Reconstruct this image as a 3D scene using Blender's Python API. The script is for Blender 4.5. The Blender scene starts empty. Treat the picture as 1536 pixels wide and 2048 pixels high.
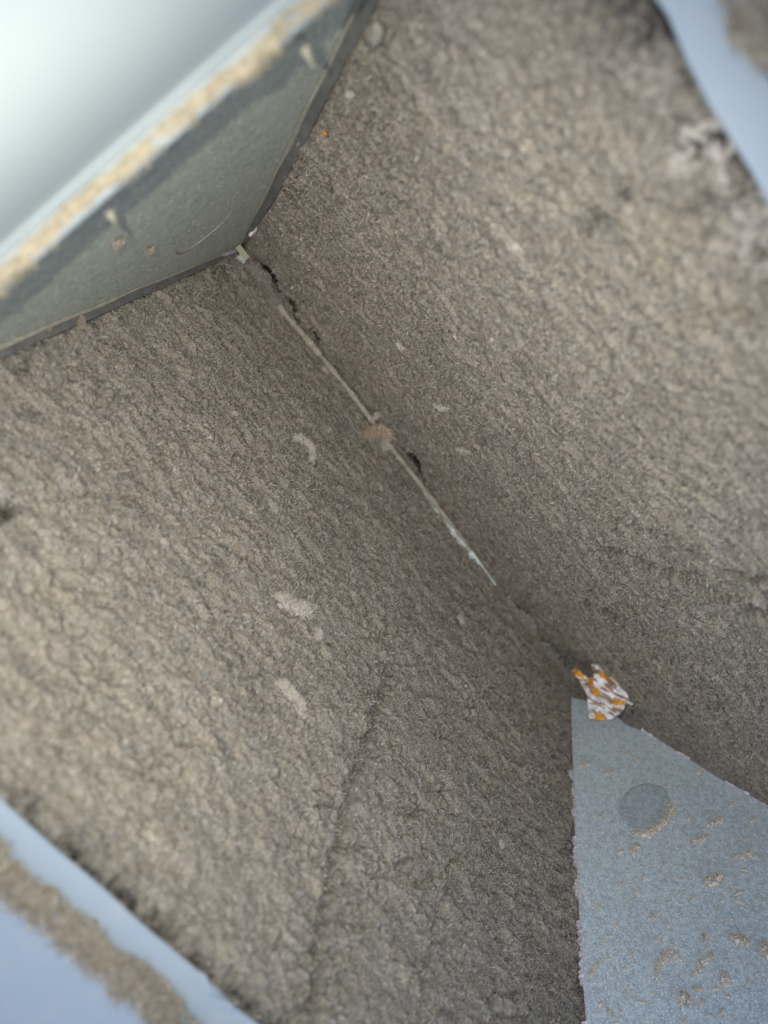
import bpy, bmesh, math, random
import numpy as np
from mathutils import Vector, Matrix, noise as mnoise

# ------------------------------------------------------------------ camera, world, lamps
random.seed(7)
RNG = np.random.default_rng(7)
SC = bpy.context.scene
COL = SC.collection
CAM = np.array([-0.07049, 0.14306, 1.26185])
AX = np.array([[-0.7885737, 0.60292794, 0.12095211],      # world X, Y, Z in camera axes (right, down, forward)
               [0.61136421, 0.74749233, 0.25978649],
               [0.06622176, 0.27880659, -0.95806136]])
FPX = 1500.0
def ray(px, py):
    return AX @ np.array([px - 768.0, py - 1024.0, FPX])
cd = bpy.data.cameras.new("camera"); cam = bpy.data.objects.new("camera", cd); COL.objects.link(cam)
right, down, fwd = AX[:, 0], AX[:, 1], AX[:, 2]
m = Matrix(((right[0], -down[0], -fwd[0], CAM[0]), (right[1], -down[1], -fwd[1], CAM[1]),
            (right[2], -down[2], -fwd[2], CAM[2]), (0, 0, 0, 1)))
cam.matrix_world = m
cd.sensor_fit = 'VERTICAL'; cd.sensor_height = 36.0; cd.lens = 36.0 * FPX / 2048.0
cd.clip_start = 0.01; cd.clip_end = 200
cd.dof.use_dof = True; cd.dof.focus_distance = 0.92; cd.dof.aperture_fstop = 2.7
SC.camera = cam

w = bpy.data.worlds.new("World"); SC.world = w; w.use_nodes = True
nt = w.node_tree; bg = nt.nodes["Background"]
sky = nt.nodes.new("ShaderNodeTexSky"); sky.sky_type = 'NISHITA'; sky.sun_disc = False
SUN_EL, SUN_ROT = math.radians(82), math.radians(8)
sky.sun_elevation = SUN_EL; sky.sun_rotation = SUN_ROT
nt.links.new(sky.outputs[0], bg.inputs[0]); bg.inputs[1].default_value = 0.15
sl = bpy.data.lights.new("sun", 'SUN'); sl.energy = 0.55; sl.angle = math.radians(40); sl.color = (1, 0.95, 0.9)
so = bpy.data.objects.new("sun", sl); COL.objects.link(so)
sd = Vector((math.sin(SUN_ROT) * math.cos(SUN_EL), math.cos(SUN_ROT) * math.cos(SUN_EL), math.sin(SUN_EL)))
so.rotation_euler = (-sd).to_track_quat('-Z', 'Y').to_euler()
# the phone's own flash, a few centimetres beside its lens: the photograph's hard shadows converge on this point
fl = bpy.data.lights.new("phone_flash", 'SPOT'); fl.energy = 17.0; fl.spot_size = math.radians(104); fl.spot_blend = 1.0; fl.shadow_soft_size = 0.004; fl.color = (1.0, 0.98, 0.85)
fo = bpy.data.objects.new("phone_flash", fl); COL.objects.link(fo); fo.location = (-0.054, 0.098, 1.216)
fo.rotation_euler = Vector(ray(815, 1170)).to_track_quat('-Z', 'Y').to_euler()      # the flash looks nearly the way the phone looks
SC.view_settings.view_transform = 'Standard'; SC.view_settings.look = 'None'
SC.view_settings.exposure = 0.52; SC.view_settings.gamma = 1.0

# ------------------------------------------------------------------ helpers
HALF = math.radians(18.1407)
DL = np.array([math.sin(HALF), 0, math.cos(HALF)]); NL = np.array([-math.cos(HALF), 0, math.sin(HALF)])
DR = DL * [-1, 1, 1]; NR = NL * [-1, 1, 1]
EY = np.array([0, 1.0, 0]); EZ = np.array([0, 0, 1.0]); EX = np.array([1.0, 0, 0])

def hit(px, py, n, p0):
    r = ray(px, py); return CAM + r * (((np.asarray(p0) - CAM) @ n) / (r @ n))
def on_left(px, py, off=0.0): return hit(px, py, NL, NL * off)
def on_right(px, py, off=0.0): return hit(px, py, NR, NR * off)
def on_back(px, py, y=0.0): return hit(px, py, EY, EY * y)
def on_level(px, py, z): return hit(px, py, EZ, EZ * z)
FP1, FP2, FP3 = np.array([.203, .946, .619]), np.array([.13, .943, .397]), np.array([-.122, 1.087, .372])
FN = np.cross(FP2 - FP1, FP3 - FP1); FN = FN / np.linalg.norm(FN)
if FN @ (CAM - FP1) < 0: FN = -FN
def on_front(px, py, off=0.0): return hit(px, py, FN, FP1 + FN * off)

_tab = RNG.random((8, 256, 256)) * 2 * np.pi
def pn(x, y, k=0):
    """2-D gradient noise, about -0.7..0.7"""
    x = np.asarray(x, float) + 37.3 * k; y = np.asarray(y, float) + 11.7 * k
    xi = np.floor(x).astype(int); yi = np.floor(y).astype(int); xf = x - xi; yf = y - yi
    u = xf ** 3 * (xf * (xf * 6 - 15) + 10); v = yf ** 3 * (yf * (yf * 6 - 15) + 10)
    T = _tab[k % 8]
    def g(ix, iy, dx, dy):
        a = T[ix & 255, iy & 255]; return np.cos(a) * dx + np.sin(a) * dy
    a = g(xi, yi, xf, yf); b = g(xi + 1, yi, xf - 1, yf)
    c = g(xi, yi + 1, xf, yf - 1); d = g(xi + 1, yi + 1, xf - 1, yf - 1)
    return (a + (b - a) * u) + ((c + (d - c) * u) - (a + (b - a) * u)) * v
def sst(x, a, b):
    t = np.clip((x - a) / (b - a), 0, 1); return t * t * (3 - 2 * t)

def link(o, parent=None):
    COL.objects.link(o)
    if parent is not None: o.parent = parent
    return o
def mesh_obj(name, verts, faces, mats, parent=None, smooth=False, fm=None):
    me = bpy.data.meshes.new(name)
    me.from_pydata([tuple(map(float, v)) for v in verts], [], [tuple(map(int, f)) for f in faces]); me.update()
    for mm in (mats if isinstance(mats, (list, tuple)) else [mats]): me.materials.append(mm)
    if fm is not None: me.polygons.foreach_set("material_index", fm)
    if smooth: me.polygons.foreach_set("use_smooth", [True] * len(me.polygons))
    o = bpy.data.objects.new(name, me); return link(o, parent)
def big_mesh(name, V, F, mat, parent=None, smooth=True, attrs=None):
    """V (n,3), F (m,3|4) arrays"""
    me = bpy.data.meshes.new(name); nvf = F.shape[1]
    me.vertices.add(len(V)); me.vertices.foreach_set("co", np.ascontiguousarray(V, np.float32).ravel())
    me.loops.add(F.size); me.loops.foreach_set("vertex_index", np.ascontiguousarray(F, np.int32).ravel())
    me.polygons.add(len(F))
    me.polygons.foreach_set("loop_start", np.arange(0, F.size, nvf, dtype=np.int32))
    me.update(calc_edges=True)
    me.polygons.foreach_set("use_smooth", np.full(len(F), smooth, bool))
    for k, (typ, a) in (attrs or {}).items():
        at = me.attributes.new(k, typ, 'POINT')
        at.data.foreach_set("value" if typ == 'FLOAT' else "color", np.ascontiguousarray(a, np.float32).ravel())
    me.materials.append(mat)
    o = bpy.data.objects.new(name, me); return link(o, parent)
def empty(name, loc=(0, 0, 0)):
    o = bpy.data.objects.new(name, None); o.empty_display_size = 0.05; COL.objects.link(o)
    o.location = loc; return o
def tag(o, label=None, cat=None, group=None, kind=None):
    if label: o["label"] = label
    if cat: o["category"] = cat
    if group: o["group"] = group
    if kind: o["kind"] = kind
    return o
def keep(o, root):
    """parent to a root that stands at its own base while vertices are in world axes"""
    o.parent = root; o.matrix_parent_inverse = Matrix.Translation(-Vector(root.location)); return o
def prism(poly, depth_vec):
    """closed solid from a polygon (list of points) extruded by depth_vec"""
    n = len(poly); V = [np.asarray(p) for p in poly] + [np.asarray(p) + depth_vec for p in poly]
    F = [tuple(range(n)), tuple(range(2 * n - 1, n - 1, -1))]
    F += [(i, i + n, (i + 1) % n + n, (i + 1) % n) for i in range(n)]
    return V, F
def boxv(o, a, b, c):
    o, a, b, c = map(np.asarray, (o, a, b, c))
    return prism([o, o + a, o + a + b, o + b], c)

# ------------------------------------------------------------------ materials
def new_mat(name):
    mt = bpy.data.materials.new(name); mt.use_nodes = True
    t = mt.node_tree; b = t.nodes["Principled BSDF"]; return mt, t, b
def nd(t, typ, **kw):
    n = t.nodes.new(typ)
    for k, v in kw.items():
        if k.startswith("i_"):
            key = k[2:]; key = int(key) if key.isdigit() else key
            n.inputs[key].default_value = v
        else: setattr(n, k, v)
    return n
def noise(t, vec, scale, detail=4, rough=0.6, dist=0.0):
    n = nd(t, "ShaderNodeTexNoise"); n.inputs["Scale"].default_value = scale; n.inputs["Detail"].default_value = detail
    n.inputs["Roughness"].default_value = rough; n.inputs["Distortion"].default_value = dist
    t.links.new(vec, n.inputs["Vector"]); return n.outputs["Fac"]
def ramp(t, fac, stops):
    r = nd(t, "ShaderNodeValToRGB"); cr = r.color_ramp
    while len(cr.elements) < len(stops): cr.elements.new(0.5)
    for e, (p, c) in zip(cr.elements, stops):
        e.position = p; e.color = (c[0], c[1], c[2], 1) if not isinstance(c, (int, float)) else (c, c, c, 1)
    t.links.new(fac, r.inputs[0]); return r.outputs[0]
def mix(t, fac, a, b, mode='MIX'):
    n = nd(t, "ShaderNodeMix", data_type='RGBA', blend_type=mode)
    for s, v in ((n.inputs[0], fac), (n.inputs[6], a), (n.inputs[7], b)):
        if isinstance(v, bpy.types.NodeSocket): t.links.new(v, s)
        elif isinstance(v, (int, float)): s.default_value = v
        else: s.default_value = (*v, 1)
    return n.outputs[2]
def coord(t):
    return nd(t, "ShaderNodeTexCoord").outputs["Object"]
def bump(t, b, h, strength, dist):
    n = nd(t, "ShaderNodeBump"); n.inputs["Strength"].default_value = strength; n.inputs["Distance"].default_value = dist
    t.links.new(h, n.inputs["Height"]); t.links.new(n.outputs[0], b.inputs["Normal"])

def dust_material(name, use_attr=True, bright=1.0):
    mt, t, b = new_mat(name); c = coord(t)
    big = noise(t, c, 9, 5); mid = noise(t, c, 60, 3); fine = noise(t, c, 420, 3, 0.75)
    k = bright
    vf = noise(t, c, 950, 2, 0.7)
    col = ramp(t, fine, [(0.28, (0.15 * k, 0.135 * k, 0.112 * k)), (0.46, (0.275 * k, 0.241 * k, 0.197 * k)),
                         (0.58, (0.352 * k, 0.312 * k, 0.258 * k)), (0.76, (0.52 * k, 0.47 * k, 0.40 * k))])
    col = mix(t, 1.0, col, ramp(t, vf, [(0.32, 0.30), (0.5, 0.98), (0.66, 1.45)]), 'MULTIPLY')
    hue = ramp(t, mid, [(0.3, (0.95, 0.99, 1.03)), (0.5, (1, 1, 1)), (0.72, (1.04, 1.0, 0.97))])
    col = mix(t, 1.0, col, hue, 'MULTIPLY')
    tone = ramp(t, big, [(0.33, (0.86, 0.86, 0.86)), (0.5, (1, 1, 1)), (0.67, (1.07, 1.07, 1.06))])
    col = mix(t, 1.0, col, tone, 'MULTIPLY')
    if use_attr:
        a = nd(t, "ShaderNodeAttribute", attribute_name="thin").outputs["Fac"]
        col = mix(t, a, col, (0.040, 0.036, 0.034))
        p = nd(t, "ShaderNodeAttribute", attribute_name="pale").outputs["Fac"]
        col = mix(t, p, col, (0.62, 0.56, 0.52))
    t.links.new(col, b.inputs["Base Color"]); b.inputs["Roughness"].default_value = 1.0
    b.inputs["Specular IOR Level"].default_value = 0.05
    bump(t, b, fine, 0.6, 0.002)
    return mt
M_DUST = dust_material("dust_felt", True, 0.86)
M_DUST2 = dust_material("dust_loose", False)
def fibre_material(name):
    mt, t, b = new_mat(name)
    a = nd(t, "ShaderNodeAttribute", attribute_name="tint").outputs["Color"]
    t.links.new(a, b.inputs["Base Color"]); b.inputs["Roughness"].default_value = 0.9
    b.inputs["Specular IOR Level"].default_value = 0.1
    return mt
M_FIB = fibre_material("dust_fibre")
def plain(name, col, rough=0.6, metal=0.0, spec=0.5):
    mt, t, b = new_mat(name); b.inputs["Base Color"].default_value = (*col, 1)
    b.inputs["Roughness"].default_value = rough; b.inputs["Metallic"].default_value = metal
    b.inputs["Specular IOR Level"].default_value = spec; return mt
M_FIN = plain("dirty_fin", (0.055, 0.042, 0.030), 0.8, 0.0, 0.1)
M_CORE = plain("coil_core", (0.022, 0.015, 0.009), 1.0, 0.0, 0.0)
def galv(name, dark, light, speck, sc=1.0, metal=0.55, rough=0.5, bstr=0.5, cover=0.5, film=None):
    mt, t, b = new_mat(name); c = coord(t)
    f = noise(t, c, 300 * sc, 3, 0.7); bigf = noise(t, c, 18, 4, 0.6); st = noise(t, c, 90 * sc, 3, 0.6)
    base = mix(t, ramp(t, st, [(0.35, 0.0), (0.65, 1.0)]), dark, light)
    base = mix(t, ramp(t, f, [(cover, 0.0), (cover + 0.10, 1.0)]), base, speck)
    if film:
        base = mix(t, ramp(t, bigf, [(0.4, 0.0), (0.75, 0.8)]), base, film)
    t.links.new(base, b.inputs["Base Color"])
    mm = ramp(t, f, [(cover, metal), (cover + 0.12, metal * 0.25)]); t.links.new(mm, b.inputs["Metallic"])
    rr = ramp(t, bigf, [(0.3, rough - 0.1), (0.7, rough + 0.12)]); t.links.new(rr, b.inputs["Roughness"])
    bump(t, b, f, bstr, 0.0015)
    return mt
M_BACK = galv("galvanised_dusty", (0.37, 0.395, 0.31), (0.52, 0.54, 0.43), (0.95, 0.95, 0.84), 0.62, 0.0, 0.45, 1.0, 0.55, (0.50, 0.50, 0.39))
M_FRONT = galv("galvanised_spangled", (0.41, 0.49, 0.54), (0.62, 0.72, 0.79), (0.92, 0.96, 1.0), 1.7, 0.1, 0.34, 0.5, 0.53)
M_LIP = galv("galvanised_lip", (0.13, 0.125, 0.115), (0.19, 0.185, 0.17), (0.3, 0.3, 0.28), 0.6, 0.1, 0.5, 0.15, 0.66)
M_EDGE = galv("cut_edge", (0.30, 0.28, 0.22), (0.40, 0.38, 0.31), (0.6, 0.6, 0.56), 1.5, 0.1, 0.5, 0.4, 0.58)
M_STRIP = galv("galvanised_strip", (0.36, 0.43, 0.42), (0.55, 0.64, 0.63), (0.8, 0.86, 0.86), 1.2, 0.35, 0.45, 0.5, 0.5)
def enamel(name, col, rough=0.3, metal=0.0, grime=0.25):
    mt, t, b = new_mat(name); c = coord(t)
    f = noise(t, c, 30, 5, 0.65)
    base = mix(t, ramp(t, f, [(0.5, 0.0), (0.85, grime)]), col, (0.42, 0.38, 0.32))
    t.links.new(base, b.inputs["Base Color"])
    r = ramp(t, f, [(0.3, rough), (0.8, rough + 0.25)]); t.links.new(r, b.inputs["Roughness"])
    b.inputs["Metallic"].default_value = metal
    bump(t, b, noise(t, c, 260, 2), 0.06, 0.001)
    return mt
M_FLANGE = enamel("pale_coated_steel", (0.265, 0.312, 0.348), 0.42, 0.1, 0.3)
M_PANEL = enamel("white_enamel", (0.44, 0.485, 0.475), 0.45, 0.0, 0.05)
M_SEAL = galv("sealant", (0.44, 0.38, 0.39), (0.60, 0.55, 0.58), (0.80, 0.77, 0.82), 0.8, 0.0, 0.7, 0.5, 0.5)
M_SCREW = galv("dusty_zinc_screw", (0.34, 0.29, 0.2), (0.48, 0.42, 0.31), (0.55, 0.52, 0.44), 2.0, 0.2, 0.5, 0.4, 0.6)
M_RIMDUST = dust_material("dust_tan", False, 1.0)
def tan_material(name, a, b_, c_):
    mt, t, b = new_mat(name); c = coord(t)
    col = ramp(t, noise(t, c, 150, 4, 0.7), [(0.3, a), (0.5, b_), (0.7, c_)])
    t.links.new(col, b.inputs["Base Color"]); b.inputs["Roughness"].default_value = 1.0
    b.inputs["Specular IOR Level"].default_value = 0.05
    bump(t, b, noise(t, c, 500, 3, 0.7), 0.7, 0.002); return mt
M_TAN = tan_material("tan_dust", (0.21, 0.18, 0.135), (0.29, 0.25, 0.19), (0.37, 0.33, 0.26))
M_RIM = tan_material("rim_dust_tan", (0.17, 0.142, 0.10), (0.26, 0.222, 0.16), (0.34, 0.298, 0.225))
M_BEIGE = tan_material("beige_dust", (0.50, 0.445, 0.38), (0.64, 0.58, 0.505), (0.74, 0.685, 0.61))
M_RUSTY = tan_material("rusty_lint", (0.22, 0.17, 0.12), (0.34, 0.27, 0.20), (0.46, 0.38, 0.29))
M_PALE = tan_material("pale_lint", (0.33, 0.30, 0.26), (0.46, 0.42, 0.37), (0.60, 0.56, 0.50))
M_GREYLINT = tan_material("grey_lint", (0.17, 0.155, 0.135), (0.26, 0.24, 0.205), (0.36, 0.33, 0.285))
M_ORANGE = plain("orange_paint", (0.55, 0.19, 0.03), 0.8)
M_WHITE = plain("white_plastic", (0.38, 0.40, 0.39), 0.6)
M_TANMETAL = plain("yellowed_metal", (0.28, 0.25, 0.165), 0.6, 0.1)
M_GROUND = tan_material("roof_concrete", (0.20, 0.195, 0.185), (0.27, 0.265, 0.25), (0.34, 0.335, 0.32))

# ------------------------------------------------------------------ setting
g = 30.0
ground = mesh_obj("ground", [(-g, -g, -0.62), (g, -g, -0.62), (g, g, -0.62), (-g, g, -0.62)], [(0, 1, 2, 3)], M_GROUND)
tag(ground, kind="structure")

# ------------------------------------------------------------------ dust fields
def seg_dist(S, Y, pts):
    best = np.full(S.shape, 9.0)
    for (s0, y0), (s1, y1) in zip(pts[:-1], pts[1:]):
        ds, dy = s1 - s0, y1 - y0; L2 = ds * ds + dy * dy + 1e-12
        t = np.clip(((S - s0) * ds + (Y - y0) * dy) / L2, 0, 1)
        best = np.minimum(best, np.hypot(S - s0 - t * ds, Y - y0 - t * dy))
    return best
def sy(p, side):
    D = DL if side > 0 else DR
    return float(p @ D), float(p[1])
def px_sy(side, *pts):
    f = on_left if side > 0 else on_right
    return [sy(f(*p), side) for p in pts]

def dust_height(S, Y, k, flow):
    """relief of the matted dust (metres): rolled scales along the tubes, tufts, pits"""
    wx = 0.010 * pn(S / .06, Y / .06, k) + .006 * pn(S / .016, Y / .016, k + 2); wy = 0.015 * pn(S / .07, Y / .07, k + 1) + .006 * pn(S / .018, Y / .018, k + 4)
    A = S + wx + flow * Y; B = Y + wy
    h = 0.0070 * pn(S / .16, Y / .20, k + 2)
    n1 = pn(A / .024, B / .044, k + 3); n2 = pn(A / .012, B / .017, k + 4)
    m1 = sst(pn(S / .07, Y / .09, k + 5), -0.05, 0.30); m2 = sst(pn(S / .05, Y / .05, k + 1), 0.0, 0.35)
    h -= m1 * 0.0090 * np.exp(-(n1 / .060) ** 2)
    h -= m2 * 0.0042 * np.exp(-(n2 / .09) ** 2)
    h += 0.0038 * n2 + 0.0058 * n1
    h += 0.0020 * pn(A / .0100, B / .0125, k + 6) + 0.0013 * pn(A / .0062, B / .0070, k + 7)
    h -= 0.0050 * np.maximum(pn(A / .0052, B / .0056, k + 3) - .18, 0) / .3
    h += 0.0012 * pn(A / .0040, B / .0040, k) + RNG.normal(0, .00070, S.shape) - .002
    return h

def fibres(P, N, count, k, lmin, lmax, wid, weights=None, parent=None, name="fibre", tones=None, spread=1.2, mat=None, up=1.0):
    r = np.random.default_rng(100 + k)
    if weights is None: idx = r.integers(0, len(P), count)
    else: idx = r.choice(len(P), count, p=weights / weights.sum())
    p = P[idx] + r.normal(0, 0.0009, (count, 3)); n = N[idx]
    t = r.normal(0, 1, (count, 3)); t -= n * (t * n).sum(1)[:, None]; t /= np.linalg.norm(t, axis=1)[:, None] + 1e-9
    d1 = n * up + t * (spread * r.random(count)[:, None]); d1 /= np.linalg.norm(d1, axis=1)[:, None]
    t2 = r.normal(0, 1, (count, 3)); d2 = d1 * 0.6 + t * 0.6 * spread + t2 * 0.5
    d2 /= np.linalg.norm(d2, axis=1)[:, None]
    L = (lmin + (lmax - lmin) * r.random(count) ** 2)[:, None]
    side = np.cross(d1, r.normal(0, 1, (count, 3))); side /= np.linalg.norm(side, axis=1)[:, None] + 1e-9
    wv = side * (wid * (0.6 + 0.8 * r.random(count))[:, None])
    a = p - n * 0.0008; q1 = a + d1 * L * 0.55; q2 = q1 + d2 * L * 0.45
    V = np.stack([a, q1 + wv, q2, q1 - wv], 1).reshape(-1, 3)
    base = np.arange(count)[:, None] * 4
    F = np.concatenate([base + [0, 1, 3], base + [1, 2, 3]], 0)
    if tones is None:
        tones = np.array([(.395, .348, .282), (.505, .452, .38), (.275, .24, .197), (.68, .625, .54), (.42, .405, .385), (.40, .35, .30), (.11, .10, .09)])
        pr = [.26, .22, .2, .08, .12, .07, .05]
    else: pr = None
    tint = tones[r.choice(len(tones), count, p=pr)] * (0.86 if pr else 1.0) * (0.75 + 0.5 * r.random(count))[:, None]
    tint = np.concatenate([np.clip(tint, 0, 1), np.ones((count, 1))], 1)
    tint = np.repeat(tint, 4, 0)
    return big_mesh(name, V, F, mat or M_FIB, parent, False, {"tint": ('FLOAT_COLOR', tint)}), idx

def frame_px(P):
    q = (P - CAM) @ AX; return q[:, 0] / q[:, 2] * FPX + 768, q[:, 1] / q[:, 2] * FPX + 1024

def make_coil(side, label, y0, y1, ystep, grooves, bare, palep, rimband, seam_gap):
    D, N = (DL, NL) if side > 0 else (DR, NR); k = 0 if side > 0 else 3
    root = empty("coil", tuple(D * 0.0 + np.array([0, (y0 + y1) / 2, 0])))
    tag(root, label, "coil")
    TOP = 0.897
    step = 0.0018
    s = np.arange(0.0, TOP, step); y = np.arange(y0, y1, ystep); S, Y = np.meshgrid(s, y, indexing='ij')
    H = dust_height(S, Y, k, 0.12 if side > 0 else -0.30)
    for pts, wd, dp in grooves:
        dj = seg_dist(S + .004 * pn(S / .012, Y / .012, 2), Y + .004 * pn(S / .014, Y / .011, 5), pts); H -= dp * np.exp(-(dj / wd) ** 2)
    thin = np.zeros_like(S); pale = np.zeros_like(S)
    brk = pn(S / .009, Y / .009, 1) + .6 * pn(S / .0045, Y / .0045, 2)
    for (s0, yy, rs, ry, amt) in bare:
        e = np.hypot((S - s0) / rs, (Y - yy) / ry) + .55 * pn(S / .018, Y / .018, 6)
        thin = np.maximum(thin, min(amt, .9) * sst(1.05 - e + 0.9 * brk, 0.0, 0.8))
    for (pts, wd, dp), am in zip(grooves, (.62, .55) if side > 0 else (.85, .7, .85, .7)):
        dj = seg_dist(S + .004 * pn(S / .012, Y / .012, 2), Y + .004 * pn(S / .014, Y / .011, 5), pts); thin = np.maximum(thin, am * np.exp(-(dj / (wd * 1.25)) ** 2) * (.35 + .65 * sst(brk, -.6, .2)))  # colour also goes darker along the first few grooves
    for (s0, yy, rs, ry, amt) in palep:
        e = np.hypot((S - s0) / rs, (Y - yy) / ry) + .5 * pn(S / .014, Y / .014, 3)
        pale = np.maximum(pale, amt * sst(1.0 - e - 0.5 * brk + 1.6 * pn(S / .0042, Y / .0042, 5), 0.1, 0.6))
    pit = sst(pn(S / .0085, Y / .0105, 5) + .35 * pn(S / .004, Y / .005, 1), .24, .42) * sst(pn(S / .12, Y / .12, 6), -.2, .3); thin = np.maximum(thin, (.22 if side > 0 else .50 * sst(Y, .25, .6) + .12) * pit)  # scattered pits between tufts are coloured darker
    rb = sst(S, TOP - rimband[0], TOP - .002) * (0.62 + .9 * pn(S / .03, Y / .035, 5) + .8 * brk)
    thin = np.maximum(thin, np.clip(rimband[1] * rb, 0, 1))
    thin = np.maximum(thin, 0.8 * sst(.012 - np.abs(Y - rimband[2]) + .008 * brk, 0, .01))
    thin = np.clip(thin, 0, 1)
    H -= 0.004 * thin * sst(thin, .3, .9); H += 0.002 * pale; H = np.maximum(H, -.0115)
    H -= 0.004 * sst(S, TOP - .03, TOP)
    # dust gathers in the bottom of the V
    H += 0.006 * np.exp(-S / .02)
    H -= .0075 * (1 - sst(Y, .002, .013 + .004 * brk)) * sst(S, .05, .2)
    P = S[..., None] * D + Y[..., None] * EY + H[..., None] * N
    # grid normals
    du = np.gradient(P, axis=0); dv = np.gradient(P, axis=1); Nn = np.cross(du, dv)
    Nn /= np.linalg.norm(Nn, axis=2)[..., None] + 1e-12
    if (Nn[5, 5] @ N) < 0: Nn = -Nn
    ni, nj = S.shape
    I = np.arange(ni * nj).reshape(ni, nj)
    F = np.stack([I[:-1, :-1], I[1:, :-1], I[1:, 1:], I[:-1, 1:]], -1).reshape(-1, 4)
    if side < 0: F = F[:, ::-1]
    hole = thin > 0.93
    if seam_gap: hole |= (S < -.004 + .054 * sst(seam_gap - Y, 0, .3) * (0.55 + 1.6 * pn(S * 0 + .3, Y / .05, 4) + .5 * brk)) & (Y < seam_gap)
    hf = hole.ravel()[F].all(1)
    X_, Y_ = frame_px(P.reshape(-1, 3))
    vis = (X_ > -260) & (X_ < 1800) & (Y_ > -260) & (Y_ < 2310)
    keepf = (~hf) & vis[F].any(1)
    F = F[keepf]
    d = big_mesh("dust_layer", P.reshape(-1, 3), F, M_DUST, None, True,
                 {"thin": ('FLOAT', thin.ravel()), "pale": ('FLOAT', pale.ravel())})
    keep(d, root); tag(d, kind="stuff")
    # fibres
    wgt = (vis & ~hole.ravel()).astype(float) * (1 - .75 * thin.ravel())
    wgt *= 0.35 + 1.3 * sst(pn(S / .02, Y / .02, 7), -.3, .4).ravel()
    fb, _ = fibres(P.reshape(-1, 3), Nn.reshape(-1, 3), 300000, k, .0030, .0110, .00023, wgt, None, "dust_fibres", None, 2.2)
    keep(fb, root); tag(fb, kind="stuff")
    # stray hairs and pale grit lying on the felt
    r = np.random.default_rng(40 + k); V = []; F = []; Pf = P.reshape(-1, 3); Nf = Nn.reshape(-1, 3); ok = np.nonzero(wgt > 0)[0]
    for i in r.choice(ok, 110):
        p = Pf[i] + Nf[i] * .004; t = r.normal(0, 1, 3); t -= N * (t @ N); t /= np.linalg.norm(t); b_ = np.cross(N, t); L = .010 + .030 * r.random() ** 2; cv = r.normal(0, 60); b0 = len(V); q = p.copy(); ang = 0.0
        for j in range(9):
            d_ = t * math.cos(ang) + b_ * math.sin(ang); sd = np.cross(d_, N) * .00022
            V += [q + sd, q - sd]; q = q + d_ * (L / 8) + N * r.normal(0.0003, .0006); ang += cv * L / 8
        F += [(b0 + 2 * j, b0 + 2 * j + 1, b0 + 2 * j + 3, b0 + 2 * j + 2) for j in range(8)]
    o = mesh_obj("stray_hairs", V, F, M_PALE); keep(o, root); tag(o, kind="stuff")
    V = []; F = []
    for i in r.choice(ok, 520):
        p = Pf[i] + Nf[i] * .0022; z_ = .0005 + .0016 * r.random() ** 4; b0 = len(V)
        V += [p + r.normal(0, 1, 3) * z_ for _ in range(4)]; F += [(b0, b0 + 1, b0 + 2), (b0, b0 + 3, b0 + 1), (b0, b0 + 2, b0 + 3), (b0 + 1, b0 + 3, b0 + 2)]
    o = mesh_obj("grit", V, F, M_PALE); keep(o, root); tag(o, kind="stuff")
    # aluminium fins under the dust, and the core behind them
    pitch = 0.0042; ys = np.arange(y0, y1, pitch); nf = len(ys)
    V = []; F = []
    prof = [(0.004, -0.028), (TOP - .002, -0.028), (TOP - .002, -0.0125), (0.004, -0.0125)]
    for i, yy in enumerate(ys):
        b0 = i * 8
        for dy in (0, .0005):
            for (a, hh) in prof: V.append(a * D + hh * N + (yy + dy + .0006 * math.sin(a * 90 + i)) * EY)
        F += [(b0, b0 + 1, b0 + 2, b0 + 3), (b0 + 7, b0 + 6, b0 + 5, b0 + 4), (b0 + 3, b0 + 2, b0 + 6, b0 + 7), (b0 + 1, b0 + 5, b0 + 6, b0 + 2), (b0, b0 + 3, b0 + 7, b0 + 4)]
    f_ = big_mesh("fin_pack", np.array(V), np.array(F), M_FIN, None, False); keep(f_, root); tag(f_, kind="stuff")
    c0 = -0.03 * D - 0.075 * N + y0 * EY
    V, F = boxv(c0, D * (TOP + .026), EY * (y1 - y0), N * 0.055)
    c_ = mesh_obj("coil_core", V, F, M_CORE); keep(c_, root)
    return root, dict(S=S, Y=Y, P=P, N=Nn, H=H)

# left coil -------------------------------------------------------
GL = [(px_sy(1, (785, 1330), (770, 1390), (735, 1480), (702, 1570), (690, 1650), (668, 1780), (650, 1880), (635, 2000), (625, 2080)), .0060, .0075),
      (px_sy(1, (905, 1720), (885, 1800), (868, 1880), (850, 1960), (843, 2060)), .003, .005),
      (px_sy(1, (1010, 1970), (1022, 2050)), .005, .006),
      (px_sy(1, (85, 1105), (140, 1145), (205, 1195)), .005, .009),
      (px_sy(1, (345, 1070), (380, 1120), (440, 1180)), .003, .006),
      (px_sy(1, (420, 1060), (470, 1095), (520, 1120)), .003, .006),
      (px_sy(1, (500, 945), (545, 1000)), .003, .005),
      (px_sy(1, (560, 1560), (600, 1590), (630, 1640)), .004, .006),
      (px_sy(1, (850, 1380), (900, 1400), (960, 1450)), .004, .005)]
def spot(side, px, py, rs, ry, amt): s0, y0 = px_sy(side, (px, py))[0]; return (s0, y0, rs, ry, amt)
BL = [spot(1, 22, 1020, .022, .012, 1.0), spot(1, 70, 825, .020, .010, .55), spot(1, 40, 735, .022, .012, .6),
      spot(1, 245, 800, .03, .008, .25), spot(1, 690, 1690, .012, .012, .35), spot(1, 590, 1600, .012, .016, .3), spot(1, 450, 1095, .01, .014, .3),
      spot(1, 915, 1530, .012, .012, .4), spot(1, 190, 1180, .008, .012, .35), spot(1, 430, 530, .035, .03, .6)]
PL = [spot(1, 18, 985, .006, .012, .5)]
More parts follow.
